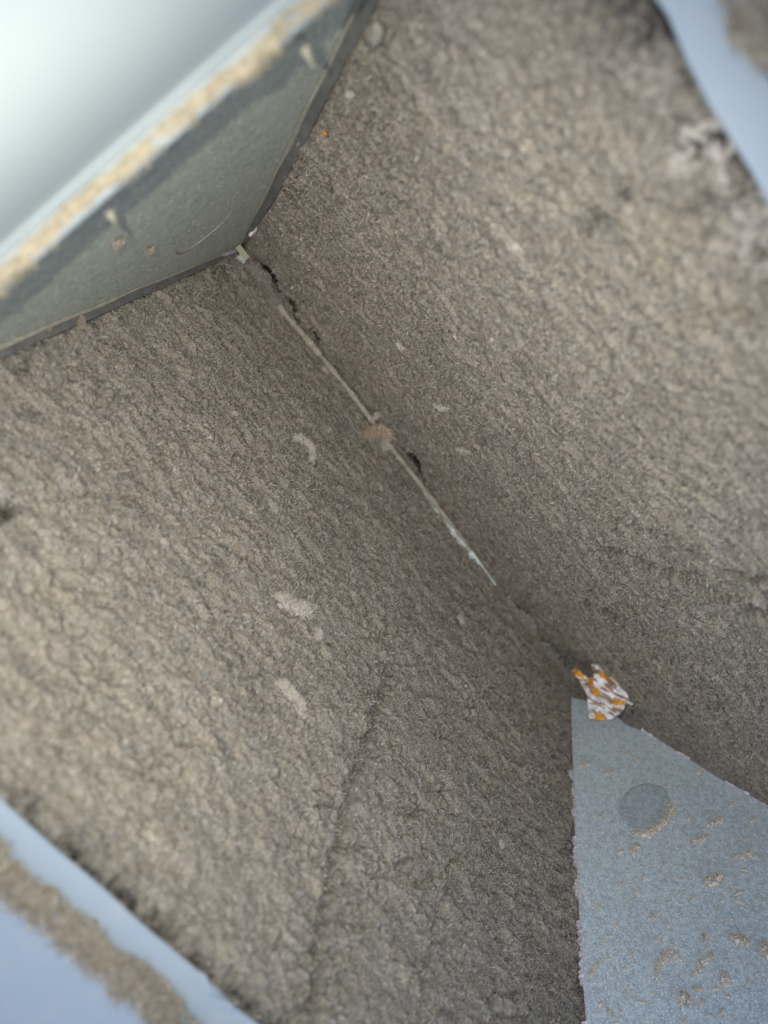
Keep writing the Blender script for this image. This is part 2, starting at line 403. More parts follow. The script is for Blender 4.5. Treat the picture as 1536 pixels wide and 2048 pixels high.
coil_l, FLD_L = make_coil(1, "dust-matted coil face left of the seam, with a long vertical crack", -0.02, 1.12, .0018, GL, BL, PL, (.034, 1.2, -.0), None)
# right coil
GR = [(px_sy(-1, (1175, 1085), (1260, 1120), (1340, 1150), (1440, 1195), (1550, 1240)), .006, .011),
      (px_sy(-1, (1255, 1045), (1330, 1075), (1400, 1100)), .005, .009),
      (px_sy(-1, (1160, 1205), (1230, 1235), (1290, 1275)), .006, .011),
      (px_sy(-1, (1380, 1110), (1460, 1150), (1550, 1165)), .005, .009),
      (px_sy(-1, (1290, 1010), (1360, 1050), (1420, 1090)), .004, .006),
      (px_sy(-1, (1370, 880), (1420, 910)), .004, .005),
      (px_sy(-1, (1190, 1205), (1250, 1240)), .004, .006),
      (px_sy(-1, (1330, 840), (1370, 900), (1400, 960)), .003, .005),
      (px_sy(-1, (930, 590), (960, 640), (1000, 690)), .003, .004),
      (px_sy(-1, (1100, 1080), (1180, 1120), (1240, 1150)), .003, .004)]
BR = [spot(-1, 1190, 445, .022, .016, .62), spot(-1, 1238, 400, .012, .008, .9), spot(-1, 870, 485, .014, .02, .42),
      spot(-1, 1385, 315, .016, .018, 1.0), spot(-1, 1360, 185, .022, .007, .8), spot(-1, 1385, 130, .018, .02, .7), spot(-1, 1335, 70, .02, .02, .6),
      spot(-1, 1450, 300, .015, .02, .7), spot(-1, 660, 370, .012, .012, .6), spot(-1, 585, 375, .008, .006, 1.0),
      spot(-1, 1480, 560, .012, .02, .3), spot(-1, 1400, 940, .01, .012, .4), spot(-1, 1510, 390, .02, .03, .6)]
PR = [spot(-1, 1400, 290, .016, .016, .62), spot(-1, 1350, 330, .014, .012, .5), spot(-1, 1410, 350, .010, .02, .45), spot(-1, 1490, 470, .030, .025, .35),
      spot(-1, 1270, 180, .05, .03, .14), spot(-1, 1290, 330, .02, .02, .15)]
coil_r, FLD_R = make_coil(-1, "dust-matted coil face right of the seam with black and white bare spots", -0.02, 1.30, .0018, GR, BR, PR, (.075, 1.15, -.0), .62)

# ------------------------------------------------------------------ back end plate (upper left)
back = empty("end_plate", (0.0, -0.004, 0.1)); tag(back, "dusty grey-green metal end plate under the white panel, with two screws poking through", "end plate")
TH = .0016
zt = 0.732
poly = [np.array([DL[0] * .012 / DL[2] + .004, 0, .012]), np.array([DL[0] * zt / DL[2], 0, zt]), np.array([-DL[0] * zt / DL[2], 0, zt]), np.array([-DL[0] * .012 / DL[2] - .004, 0, .012])]
V, F = prism(poly, -EY * TH); keep(mesh_obj("plate", V, F, M_BACK), back)
def ribbon(name, pts_a, pts_b, thick, mat, root, smooth=False):
    """solid strip between two point rows, thickened along -normal vectors given by thick (array)"""
    n = len(pts_a); V = []; F = []
    for a, b, tk in zip(pts_a, pts_b, thick): V += [a, b, b - tk, a - tk]
    for i in range(n - 1):
        p, q = i * 4, (i + 1) * 4
        F += [(p, q, q + 1, p + 1), (p + 1, q + 1, q + 2, p + 2), (p + 2, q + 2, q + 3, p + 3), (p + 3, q + 3, q, p)]
    F += [(0, 1, 2, 3), ((n - 1) * 4 + 3, (n - 1) * 4 + 2, (n - 1) * 4 + 1, (n - 1) * 4)]
    o = mesh_obj(name, V, F, mat, None, smooth); bm = bmesh.new(); bm.from_mesh(o.data); bmesh.ops.recalc_face_normals(bm, faces=bm.faces); bm.to_mesh(o.data); bm.free()
    if root: keep(o, root)
    return o
def lerp_list(a, b, n): return [a + (b - a) * i / (n - 1) for i in range(n)]
for side, D, N in ((1, DL, NL), (-1, DR, NR)):
    ss = np.linspace(.03 if side > 0 else .05, .85, 60)
    wob = [.0008 * math.sin(s * 9 + side) + .0004 * math.sin(s * 31) for s in ss]
    wid = [.003 + (.0035 if side > 0 else .006) * float(sst(s, .05, .35)) for s in ss]
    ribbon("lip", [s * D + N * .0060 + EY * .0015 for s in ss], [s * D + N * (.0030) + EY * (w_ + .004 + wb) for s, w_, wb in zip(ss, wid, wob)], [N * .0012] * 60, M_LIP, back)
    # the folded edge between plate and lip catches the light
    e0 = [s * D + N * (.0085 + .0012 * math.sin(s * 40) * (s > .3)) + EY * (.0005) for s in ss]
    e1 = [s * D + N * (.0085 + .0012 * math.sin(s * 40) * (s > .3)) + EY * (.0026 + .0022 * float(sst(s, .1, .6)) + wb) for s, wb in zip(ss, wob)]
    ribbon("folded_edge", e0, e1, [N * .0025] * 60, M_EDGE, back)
# embossed ring of a round knock-out
def ring_arc(name, c, a, b, nrm, r, a0, a1, rad, mat, root, n=40, sq=1.0):
    V = []; F = []
    for i in range(n + 1):
        th = a0 + (a1 - a0) * i / n; fade = math.sin(math.pi * i / n) ** .4 if a1 - a0 < 6.2 else 1
        o = c + (a * math.cos(th) + b * math.sin(th)) * r; rd = (a * math.cos(th) + b * math.sin(th))
        for j in range(6):
            ph = math.pi * 2 * j / 6; V.append(o + (rd * math.cos(ph) + nrm * math.sin(ph) * sq) * rad * max(fade, .05))
    for i in range(n):
        for j in range(6): F.append((i * 6 + j, i * 6 + (j + 1) % 6, (i + 1) * 6 + (j + 1) % 6, (i + 1) * 6 + j))
    o = mesh_obj(name, V, F, mat, None, True); keep(o, root); return o
pA, pB, pC = on_back(355, 498), on_back(398, 452), on_back(466, 422)
def circ3(p, q, r_):   # circle through 3 points of the x-z plane
    ax, az, bx, bz, cx, cz = p[0], p[2], q[0], q[2], r_[0], r_[2]
    d = 2 * (ax * (bz - cz) + bx * (cz - az) + cx * (az - bz))
    ux = ((ax**2 + az**2) * (bz - cz) + (bx**2 + bz**2) * (cz - az) + (cx**2 + cz**2) * (az - bz)) / d
    uz = ((ax**2 + az**2) * (cx - bx) + (bx**2 + bz**2) * (ax - cx) + (cx**2 + cz**2) * (bx - ax)) / d
    return np.array([ux, 0, uz]), math.hypot(ax - ux, az - uz)
cc, rr = circ3(pA, pB, pC)
ang = lambda p: math.atan2(p[2] - cc[2], p[0] - cc[0])
aA, aC = sorted((ang(pA), ang(pC)))
ring_arc("knockout_ring", cc, EX, EZ, EY, rr, aA, aC, .0022, M_TAN, back, 40, .8)
# bottom tabs
for p0, p1 in (((500, 470), (522, 448)), ((448, 508), (472, 500))):
    a = on_back(*p0, .006); b = on_back(*p1, .006)
    V, F = boxv(a, b - a, EZ * .018 + EX * .001, EY * .004); keep(mesh_obj("corner_tab", V, F, M_SEAL), back)
# bead of sealant on the right lip
def blob(name, c, ax, mat, root, seed=0, amp=.25, sub=2, freq=2.2):
    bm = bmesh.new(); bmesh.ops.create_icosphere(bm, subdivisions=sub, radius=1)
    for v in bm.verts:
        nz = mnoise.noise(Vector(v.co) * freq + Vector((seed * 3.1, seed, 0))); v.co *= 1 + amp * 2 * nz + amp * mnoise.noise(Vector(v.co) * freq * 2.7 + Vector((0, seed, 9)))
    V = [np.asarray(c) + ax[0] * v.co.x + ax[1] * v.co.y + ax[2] * v.co.z for v in bm.verts]
    F = [[v.index for v in f.verts] for f in bm.faces]; bm.free()
    o = mesh_obj(name, V, F, mat, None, True)
    if root: keep(o, root)
    return o
c = on_right(748, 68, .012); blob("sealant_bead", c, (DR * .012, EY * .007, NR * .006), M_GREYLINT, back, 3, .15)
# screws driven through from outside
def screw(bx, bz, tip, yb=.0):
    """pointed self-drilling screw, thread and tip, axis towards the tip"""
    base = np.array([bx, yb, bz]); axis = tip - base; L = np.linalg.norm(axis); axis = axis / L
    u = np.cross(axis, EZ); u /= np.linalg.norm(u); v = np.cross(axis, u)
    V = []; F = []; n = 46; m_ = 12; R = .0033
    for i in range(n + 1):
        t = i / n
        for j in range(m_):
            ph = 2 * math.pi * j / m_
            taper = 1.0 if t < .6 else max(1 - (t - .6) / .4, .03)
            thr = 1 + (.28 * (0.5 + .5 * math.cos(ph - t * L / .0022 * 2 * math.pi * .5))) * (1 if t < .8 else .3)
            V.append(base + axis * (t * L) + (u * math.cos(ph) + v * math.sin(ph)) * R * taper * thr)
    for i in range(n):
        for j in range(m_): F.append((i * m_ + j, i * m_ + (j + 1) % m_, (i + 1) * m_ + (j + 1) % m_, (i + 1) * m_ + j))
    o = mesh_obj("screw", V, F, M_SCREW, None, True); keep(o, back); return o
for tip_px, base_px in (((628, 138), (603, 84)), ((234, 452), (207, 405)), ((26, 560), (-2, 508))):
    tip = on_back(*tip_px, .033); b = on_back(*base_px, .012)
    ax_ = tip - b; base = b - ax_ * (.012 / ax_[1]); sc_ = screw(base[0], min(base[2], .729), tip)
# ------------------------------------------------------------------ white top panel with its dusty rim
top = empty("top_panel", (0, -.1, .74)); tag(top, "pale upright metal panel with a tan dust line along its bottom rim", "panel")
e1_, e2_ = on_back(0, 560, .03), on_back(690, 0, .03)
YR, ZR = .030, (e1_[2] + e2_[2]) / 2
prof = [(YR, ZR - .007), (YR, ZR), (YR - .0012, ZR + .0012), (YR - .0058, ZR + .0022), (YR - .0074, ZR + .0012)]
yy, zz = prof[-1]
for i in range(1, 9):      # small fillet, then the panel rises as a nearly upright wall
    a_ = math.radians(90 * i / 8 + 5 * (i / 8)); yy -= .0014 * math.cos(a_ * .9); zz += .0014 * math.sin(a_); prof.append((yy, zz))
for i in range(1, 25):
    le = math.radians(4 - 22 * float(sst(i / 24, .02, .55))); yy += .016 * math.sin(le); zz += .016 * math.cos(le); prof.append((yy, zz))
n = len(prof); under = [(y_ - .004, z_ - .0005) for y_, z_ in prof[5:]][::-1]
loop = prof + under + [(YR - .006, ZR - .007)]
xs = np.linspace(-.30, .30, 31); V = []; F = []; m_ = len(loop)
for x in xs: V += [np.array([x, y_, z_]) for y_, z_ in loop]
for i in range(len(xs) - 1):
    for j in range(m_): F.append((i * m_ + j, i * m_ + (j + 1) % m_, (i + 1) * m_ + (j + 1) % m_, (i + 1) * m_ + j))
F += [tuple(range(m_)), tuple(range((len(xs)) * m_ - 1, (len(xs) - 1) * m_ - 1, -1))]
M_RIMMETAL = enamel("darker_rim", (0.21, 0.235, 0.24), 0.5, 0.0, 0.5)  # rim of the same sheet, darker enamel with more grime mixed in
o = mesh_obj("sheet", V, F, [M_PANEL, M_RIMMETAL], None, True, [1 if j < 9 or j >= m_ - 2 else 0 for i in range(len(xs) - 1) for j in range(m_)] + [0, 0])
bm = bmesh.new(); bm.from_mesh(o.data); bmesh.ops.recalc_face_normals(bm, faces=bm.faces); bm.to_mesh(o.data); bm.free(); keep(o, top)
# dust lying on the rim
xs = np.arange(-.30, .30, .0016); tt = np.linspace(0, 1, 14); X, T = np.meshgrid(xs, tt, indexing='ij')
lump = sst(pn(X / .035, X * 0 + .5, 2), -.35, .4); edge = .0035 * pn(X / .012, T * 0, 1) + .003 * pn(X / .004, T * 0 + 3, 3) + .004 * pn(X / .05, T * 0, 5)
Yy = (YR + .0008 + .85 * np.minimum(edge, .0045)) - T * (.0090 + .0022 * pn(X / .03, T * 0 + 2, 6))
Hh = np.sin(np.pi * np.clip(T, 0, 1)) ** .6 * (.0010 + .0016 * lump + .0011 * pn(X / .006, T * 2, 4) + .0008 * pn(X / .003, T * 4, 5))
Zz = ZR + .0008 + T * .0024 + Hh - .006 * (1 - sst(T, 0, .22)) * 1.0
P = np.stack([X, Yy, Zz], -1).reshape(-1, 3); ni, nj = X.shape; I = np.arange(ni * nj).reshape(ni, nj)
F = np.stack([I[:-1, :-1], I[1:, :-1], I[1:, 1:], I[:-1, 1:]], -1).reshape(-1, 4)
bare = (pn(X / .03, T * 1.2 + 7, 7) + .3 * pn(X / .006, T * 2, 2) > .46).ravel(); F = F[~bare[F].all(1)]
o = big_mesh("rim_dust", P, F[:, ::-1], M_RIM); keep(o, top); tag(o, kind="stuff")

# ------------------------------------------------------------------ front end plate (lower right)
front = empty("end_plate", (.02, .95, .05)); tag(front, "blue-grey spangled triangular end plate flecked with dust, below the orange wrapper", "end plate")
left_edge = [on_front(1142, 1395), on_front(1146, 1540), on_front(1150, 1650), on_front(1158, 1800), on_front(1166, 1950), on_front(1176, 2075)]
right_edge = [on_front(1180, 2140), on_front(1640, 2140), on_front(1660, 1684), on_front(1536, 1612), on_front(1445, 1562), on_front(1395, 1530), on_front(1345, 1500), on_front(1290, 1466), on_front(1250, 1448), on_front(1205, 1410)]
V, F = prism(left_edge + right_edge, -FN * .0018); keep(mesh_obj("plate", V, F, M_FRONT), front)
def ragged(name, pts, off, w0, w1, mat, root, n=90, seed=1, gaps=.25, outward=(-1, 0)):
    """torn sealant along an edge given in plate pixels: a strip of ragged width"""
    segs = np.cumsum([0] + [math.hypot(b[0] - a[0], b[1] - a[1]) for a, b in zip(pts[:-1], pts[1:])])
    V = []; F = []; A = []; B = []
    for i in range(n):
        d = segs[-1] * i / (n - 1); j = min(int(np.searchsorted(segs, d, side='right')) - 1, len(pts) - 2); t = (d - segs[j]) / (segs[j + 1] - segs[j])
        p = [pts[j][q] + (pts[j + 1][q] - pts[j][q]) * t for q in (0, 1)]
        wv = w0 + (w1 - w0) * max(0, .35 + .9 * float(pn(d / 70., seed * 3.3, seed)) + .55 * float(pn(d / 9., seed * 1.3, seed + 1)) + .35 * float(pn(d / 4., seed * 1.3, seed + 3)))
        if float(pn(d / 60., seed + .5, seed + 2)) < -gaps: wv = w0 * .4
        A.append(on_front(p[0] + 2, p[1], off)); B.append(on_front(p[0] + outward[0] * wv, p[1] + outward[1] * wv, off + .003 + .003 * float(pn(d / 20., 1.5, seed))))
    return ribbon(name, A, B, [FN * .0012] * n, mat, root)
ragged("sealant_strip", [(1146, 1540), (1150, 1650), (1158, 1800), (1166, 1950), (1176, 2075)], .004, 3, 15, M_SEAL, front, 260, 1, .15)
ragged("sealant_strip", [(1280, 1460), (1345, 1500), (1395, 1530), (1445, 1562), (1536, 1612), (1640, 1672)], .004, 1.5, 7, M_SEAL, front, 90, 2, .1, (.5, -.86))
# folded margin of the plate beside the sealant
A = [on_front(x, y_, .0035) for x, y_ in ((1148, 1500), (1152, 1650), (1160, 1800), (1168, 1950), (1178, 2075))]
B = [on_front(x + 9, y_, .0022) for x, y_ in ((1148, 1500), (1152, 1650), (1160, 1800), (1168, 1950), (1178, 2075))]
ribbon("folded_edge", A, B, [FN * .003] * 5, M_FRONT, front)
# torn flap half way down the left edge
q = [on_front(*p, .006) for p in ((1143, 1752), (1162, 1770), (1168, 1800), (1156, 1785))]
V, F = prism(q, FN * .0015 + EX * .002); keep(mesh_obj("torn_flap", V, F, M_SEAL), front)
# round knock-out pressed into the plate
c0 = on_front(1288, 1612, .0); ua = on_front(1345, 1612) - c0; ub = on_front(1288, 1560) - c0
ring_arc("knockout_ring", c0, ua, ub, FN / np.linalg.norm(FN), 1.0, 0, 2 * math.pi, .0, M_FRONT, front) if False else None
def plate_ring(name, cpx, rx, ry, rad, a0, a1, mat, tilt=0.0, n=48, hump=1.0):
    V = []; F = []
    for i in range(n + 1):
        th = a0 + (a1 - a0) * i / n
        def pos(k_):
            ex = math.cos(th) * rx * k_; ey = math.sin(th) * ry * k_
            return (cpx[0] + ex * math.cos(tilt) - ey * math.sin(tilt), cpx[1] + ex * math.sin(tilt) + ey * math.cos(tilt))
        for kk, off in ((1 - rad, -.0004), (1 - rad * .4, .0016 * hump), (1 + rad * .4, .0016 * hump), (1 + rad, -.0004)):
            V.append(on_front(*pos(kk), off))
    for i in range(n):
        for j in range(3): F.append((i * 4 + j, i * 4 + j + 1, (i + 1) * 4 + j + 1, (i + 1) * 4 + j))
    o = mesh_obj(name, V, F, mat, None, True); keep(o, front); return o
M_KNOCK = galv("galvanised_smooth", (0.335, 0.40, 0.44), (0.52, 0.60, 0.655), (0.85, 0.9, 0.95), 1.7, 0.1, 0.34, 0.4, 0.565)
V = []; F = []; nk = 40
for kk, off in ((1.0, -.0006), (.97, .0020), (.90, .0024)):
    for i in range(nk):
        th = 2 * math.pi * i / nk; ex, ey = math.cos(th) * 53 * kk, math.sin(th) * 44 * kk
        V.append(on_front(1289 + ex * math.cos(-.5) - ey * math.sin(-.5), 1613 + ex * math.sin(-.5) + ey * math.cos(-.5), off))
for r_ in (0, 1):
    for i in range(nk): F.append((r_ * nk + i, r_ * nk + (i + 1) % nk, (r_ + 1) * nk + (i + 1) % nk, (r_ + 1) * nk + i))
F.append(tuple(range(2 * nk, 3 * nk)))
keep(mesh_obj("knockout", V, F, M_KNOCK), front)
# fine flecks over the plate
V = []; F = []
r = np.random.default_rng(5)
for i in range(420):
    px = 1150 + 386 * r.random(); py = 1440 + 608 * r.random()
    if py < 1470 + (px - 1290) * .62 or px < 1165: continue
    c = on_front(px, py, .0006); s_ = .0008 + .0022 * r.random() ** 3; an = r.normal(-.5, .6)
    u = (on_front(px + 10 * math.cos(an), py + 10 * math.sin(an)) - on_front(px, py)); u /= np.linalg.norm(u); v = np.cross(FN, u)
    b0 = len(V); el = 1 + 2.5 * r.random()
    for j in range(6):
        ph = j * math.pi / 3; q_ = s_ * (.6 + .8 * r.random()); V.append(c + u * math.cos(ph) * q_ * el + v * math.sin(ph) * q_)
    V.append(c + FN * s_ * .9)
    F += [(b0 + j, b0 + (j + 1) % 6, b0 + 6) for j in range(6)]
o = mesh_obj("dust_flecks", V, F, M_BEIGE, None, True); keep(o, front); tag(o, kind="stuff")

# ------------------------------------------------------------------ fuzzy clumps
def tuft(name, pts, f_on, nrm, width, height, mat, label, cat, group=None, nf=260, seed=0, tones=None, flen=(.003, .008), fw=.00022, off=0.0):
    """low fuzzy clump laid along a pixel polyline on a surface: a lumpy mound with fibres"""
    P3 = [f_on(px, py, off) for px, py in pts]
    if len(P3) == 1:
        P3 = [P3[0] - 1e-3 * EY, P3[0] + 1e-3 * EY]
    segs = np.cumsum([0] + [np.linalg.norm(b - a) for a, b in zip(P3[:-1], P3[1:])]); L = segs[-1]
    nu = max(14, int(L / .0011)); nv = 21; V = []; Nn = []; MK = []
    for i in range(nu + 1):
        t = i / nu; d = L * t; j = min(int(np.searchsorted(segs, d, side='right')) - 1, len(P3) - 2)
        tt_ = (d - segs[j]) / max(segs[j + 1] - segs[j], 1e-9); c = P3[j] + (P3[j + 1] - P3[j]) * tt_
        dirv = P3[min(j + 1, len(P3) - 1)] - P3[j]; dirv /= np.linalg.norm(dirv) + 1e-9; sv = np.cross(nrm, dirv)
        prof_ = (max(0, 1 - (2 * t - 1) ** 4)) ** .5
        wloc = width * prof_ * (1 + .9 * float(pn(d / (width * 1.6) + seed * 7.7, seed * 1.9, seed)))
        shift = width * .7 * float(pn(d / (width * 2.2), seed * 4.1 + .5, seed + 1))
        for v_ in range(nv):
            q_ = 2 * v_ / (nv - 1) - 1
            hh = height * prof_ * max(0, 1 - q_ * q_) ** .7 * (.7 + 1.2 * abs(float(pn(d / .004 + seed, q_ * 2.2, seed + 2))) + .5 * float(pn(d / .0022, q_ * 4.5 + seed, seed + 3)))
            V.append(c + sv * (q_ * wloc + shift) + nrm * (hh - .0006)); Nn.append(nrm * .8 + sv * q_ * .6)
            MK.append(prof_ * (1 - q_ * q_) + .8 * float(pn(d / .0055 + seed, q_ * width / .0055, seed + 4)) + .6 * float(pn(d / .0022, q_ * width / .0022 + seed, seed + 5)) - .72)
    F = []
    for i in range(nu):
        for v_ in range(nv - 1):
            a = i * nv + v_; F.append((a, a + nv, a + nv + 1, a + 1))
    V = np.array(V); MK = np.array(MK); F = [f for f in F if MK[list(f)].max() > 0]; Nn = np.array(Nn); Nn /= np.linalg.norm(Nn, axis=1)[:, None]
    base = P3[len(P3) // 2]
    root = empty(name, tuple(base)); tag(root, label, cat, group)
    o = mesh_obj("lint_body", V, F, mat, None, True); keep(o, root)
    if nf:
        fb, _ = fibres(V, Nn, int(nf * 3.6), 300 + seed, flen[0], flen[1], fw, np.clip(MK + .25, .02, .6), None, "lint_fibres", tones, 1.1)
        keep(fb, root); tag(fb, kind="stuff")
    return root
T_TAN = np.array([(.68, .61, .52), (.60, .535, .455), (.75, .69, .61), (.50, .45, .385)])
T_DRIFT = np.array([(.38, .33, .26), (.30, .255, .20), (.45, .40, .33), (.22, .19, .16)])
T_PALE = np.array([(.58, .53, .46), (.48, .43, .37), (.70, .65, .58), (.38, .34, .29)])
T_RUST = np.array([(.50, .38, .27), (.40, .30, .20), (.56, .46, .36), (.34, .29, .24)])
T_GREY = np.array([(.27, .25, .22), (.2, .185, .165), (.34, .31, .28), (.15, .14, .13)])
GP = "dust clumps stuck to the front end plate"
clumps = [([(1252, 1662), (1275, 1672), (1300, 1668), (1325, 1650), (1342, 1625), (1343, 1600)], .006, .004, "curved tan dust drift along the lower rim of the round knock-out", 700),
          ([(1260, 1712), (1272, 1700), (1280, 1692)], .005, .004, "short dust clump just below the round knock-out", 160),
          ([(1405, 1765), (1430, 1768), (1450, 1757)], .008, .006, "largest fuzzy dust mound on the plate, right of the knock-out", 420),
          ([(1412, 1655), (1430, 1648), (1450, 1642)], .005, .004, "dust streak up and right of the knock-out drift", 160),
          ([(1380, 1692), (1398, 1682), (1412, 1668)], .004, .003, "thin slanted dust streak between the knock-out and the plate's right edge", 130),
          ([(1458, 1720), (1490, 1712), (1508, 1703)], .004, .003, "thin dust streak near the photo's right border", 110),
          ([(1310, 1960), (1318, 1935), (1330, 1915), (1352, 1900)], .005, .003, "long curved dust streak low on the plate, left of centre", 200),
          ([(1390, 1955), (1400, 1930), (1425, 1905)], .004, .003, "slanted dust streak low on the plate's middle", 140),
          ([(1405, 1870), (1418, 1877)], .008, .004, "round dust clump above the low middle streaks", 170),
          ([(1455, 1872), (1480, 1880), (1500, 1898)], .008, .005, "broad downward-slanting dust clump low on the right", 260),
          ([(1440, 1955), (1462, 1962)], .007, .004, "small dust clump under the broad right-hand clump", 140),
          ([(1355, 2000), (1385, 2008)], .007, .005, "dust clump lowest on the plate, near the bottom border", 200),
          ([(1385, 1978), (1412, 1985)], .003, .002, "thin flat dust line just above the lowest clump", 70),
          ([(1522, 1885), (1536, 1905), (1545, 1925)], .008, .006, "dust clump cut by the photo's right border", 180),
          ([(1300, 1835), (1312, 1840)], .005, .003, "small dust clump in the plate's middle, above the left streak", 100),
          ([(1210, 1550), (1222, 1545), (1232, 1552)], .005, .003, "dust clump up and left of the knock-out, beneath the wrapper", 120),
          ([(1155, 1537), (1170, 1532), (1182, 1528)], .005, .003, "dust clump on the plate's left edge under its top corner", 110),
          ([(1238, 1772), (1240, 1774)], .004, .003, "tiny pale round dust dot left of the plate's middle", 40),
          ([(1185, 1818), (1205, 1812)], .003, .002, "small whitish scratch-like dust line beside the plate's left edge", 50),
          ([(1388, 1548), (1408, 1545)], .005, .003, "dust patch tucked under the plate's upper right edge", 110),
          ([(1182, 1945), (1200, 1922)], .003, .002, "thin upright dust streak beside the left edge near the bottom", 60),
          ([(1212, 2020), (1225, 2035)], .004, .002, "small dust streak in the plate's bottom left corner", 70)]
for i, (pts, wd, ht, lab, nf) in enumerate(clumps):
    tuft("dust_clump", pts, on_front, FN, wd * 1.35, ht * 1.6, M_BEIGE, lab, "dust clump", GP, nf // 3, i + 1, T_TAN, (.002, .006))
GB = "dust lumps stuck to the back end plate"
tuft("dust_clump", [(222, 484), (240, 478)], on_back, EY, .006, .005, M_TAN, "tan dust lump on the back plate below the left screw's point", "dust clump", GB, 120, 41, T_DRIFT, (.002, .004))
tuft("dust_clump", [(292, 496), (306, 492)], on_back, EY, .006, .005, M_TAN, "tan dust lump on the back plate nearest the arc-shaped ridge", "dust clump", GB, 120, 42, T_DRIFT, (.002, .004))
GLT = "pale lint tufts on the coils"
lints = [(1, [(585, 882), (600, 878), (616, 886), (622, 905), (624, 930)], .008, .004, M_PALE, "pale hook-shaped lint tuft on the left coil beside the seam strip", 700, T_PALE),
         (1, [(545, 1188), (572, 1208), (600, 1222), (622, 1222)], .013, .005, M_PALE, "broad pale lint tuft in the middle of the left coil", 1200, T_PALE),
         (1, [(548, 1372), (572, 1378), (590, 1405), (605, 1440)], .011, .005, M_PALE, "pale pinkish crescent of lint on the left coil below the broad tuft", 1100, T_PALE),
         (1, [(625, 1278), (640, 1262)], .007, .003, M_PALE, "small pale lint tuft between the two large ones on the left coil", 240, T_PALE),
         (1, [(915, 1232), (925, 1250)], .007, .003, M_PALE, "small pale lint tuft on the left coil below the strip's bright end", 240, T_PALE),
         (1, [(998, 1688), (1002, 1694)], .003, .003, M_PALE, "white speck of lint low on the left coil near the plate", 60, T_PALE),
         (1, [(460, 825), (480, 832)], .004, .002, M_PALE, "faint lint speck high on the left coil left of the hook tuft", 60, T_PALE),
         (-1, [(797, 683), (808, 700)], .005, .003, M_PALE, "two-lobed whitish lint bit on the right coil beside the strip's upper half", 120, T_PALE),
         (-1, [(870, 810), (900, 818)], .006, .003, M_PALE, "thin pale lint wisp on the right coil above the knot", 130, T_PALE),
         (-1, [(915, 895), (940, 902)], .006, .003, M_PALE, "pale lint wisp on the right coil level with the knot's lower end", 130, T_PALE),
         (-1, [(1022, 482), (1045, 505)], .006, .003, M_PALE, "pale lint wisp high in the middle of the right coil", 150, T_PALE),
         (-1, [(1475, 620), (1490, 640)], .007, .004, M_TAN, "tan lint lump on the right coil near the photo's right border", 160, T_DRIFT),
         (-1, [(700, 178), (708, 192)], .004, .003, M_PALE, "whitish fleck at the right coil's corner beside the back plate's lip", 60, T_PALE),
         (1, [(148, 640), (160, 650), (152, 660)], .009, .006, M_TAN, "pale gritty lump on the left coil's corner beside the back plate's lip", 160, T_DRIFT)]
for i, (sd_, pts, wd, ht, mt, lab, nf, tn) in enumerate(lints):
    tuft("lint_tuft", pts, on_left if sd_ > 0 else on_right, NL if sd_ > 0 else NR, wd, ht, mt, lab, "lint", GLT, nf, 60 + i, tn, (.002, .006), .00022, .001)

# ------------------------------------------------------------------ seam strip and what hangs on it
strip = empty("seam_strip", (.006, .45, .0)); tag(strip, "thin galvanised strip standing in the seam between the coils, its edge caked with dust", "metal strip")
ZS = .050
def seam_pt(px, py, z): return on_level(px, py, z)
line = [(556, 612), (600, 662), (650, 722), (700, 783), (745, 843), (790, 905), (840, 968), (880, 1020), (930, 1083), (975, 1148), (992, 1170)]
tops = [seam_pt(px, py, ZS - .012 * max(0, (i - 7) / 3) ** 1.5) for i, (px, py) in enumerate(line)]
# plate body below the edge
V = []; F = []
nrmx = EX
for t_ in tops: V += [t_ + EX * .0012, t_ + EX * .0016 - EZ * .055, t_ - EX * .0012 - EZ * .055, t_ - EX * .0012]
for i in range(len(tops) - 1):
    p, q = i * 4, i * 4 + 4
    F += [(p, q, q + 1, p + 1), (p + 1, q + 1, q + 2, p + 2), (p + 2, q + 2, q + 3, p + 3), (p + 3, q + 3, q, p)]
F += [(0, 1, 2, 3), (len(V) - 1, len(V) - 2, len(V) - 3, len(V) - 4)]
o = mesh_obj("strip_blade", V, F, M_STRIP); bm = bmesh.new(); bm.from_mesh(o.data); bmesh.ops.recalc_face_normals(bm, faces=bm.faces); bm.to_mesh(o.data); bm.free(); keep(o, strip)
V, F = boxv((-.08, -.03, -.07), EX * .16, EY * 1.3, EZ * .004); keep(mesh_obj("added_gap_backing", V, F, M_FIN), strip)  # added dark sheet below the seam, keeps the gaps dark
# turned-over flange on its left side: shiny where the dust has fallen away
A = [tops[i] + EX * .001 - EZ * .0015 for i in range(4, 11)]
B = [tops[i] + EX * (.001 + .0015 + .0150 * float(sst(i, 5.5, 9.0)) * (1 if i < 10 else .75)) - EZ * (.003 + .004 * float(sst(i, 5, 9))) for i in range(4, 11)]
ribbon("strip_flange", A, B, [EZ * .0012] * 7, M_STRIP, strip)
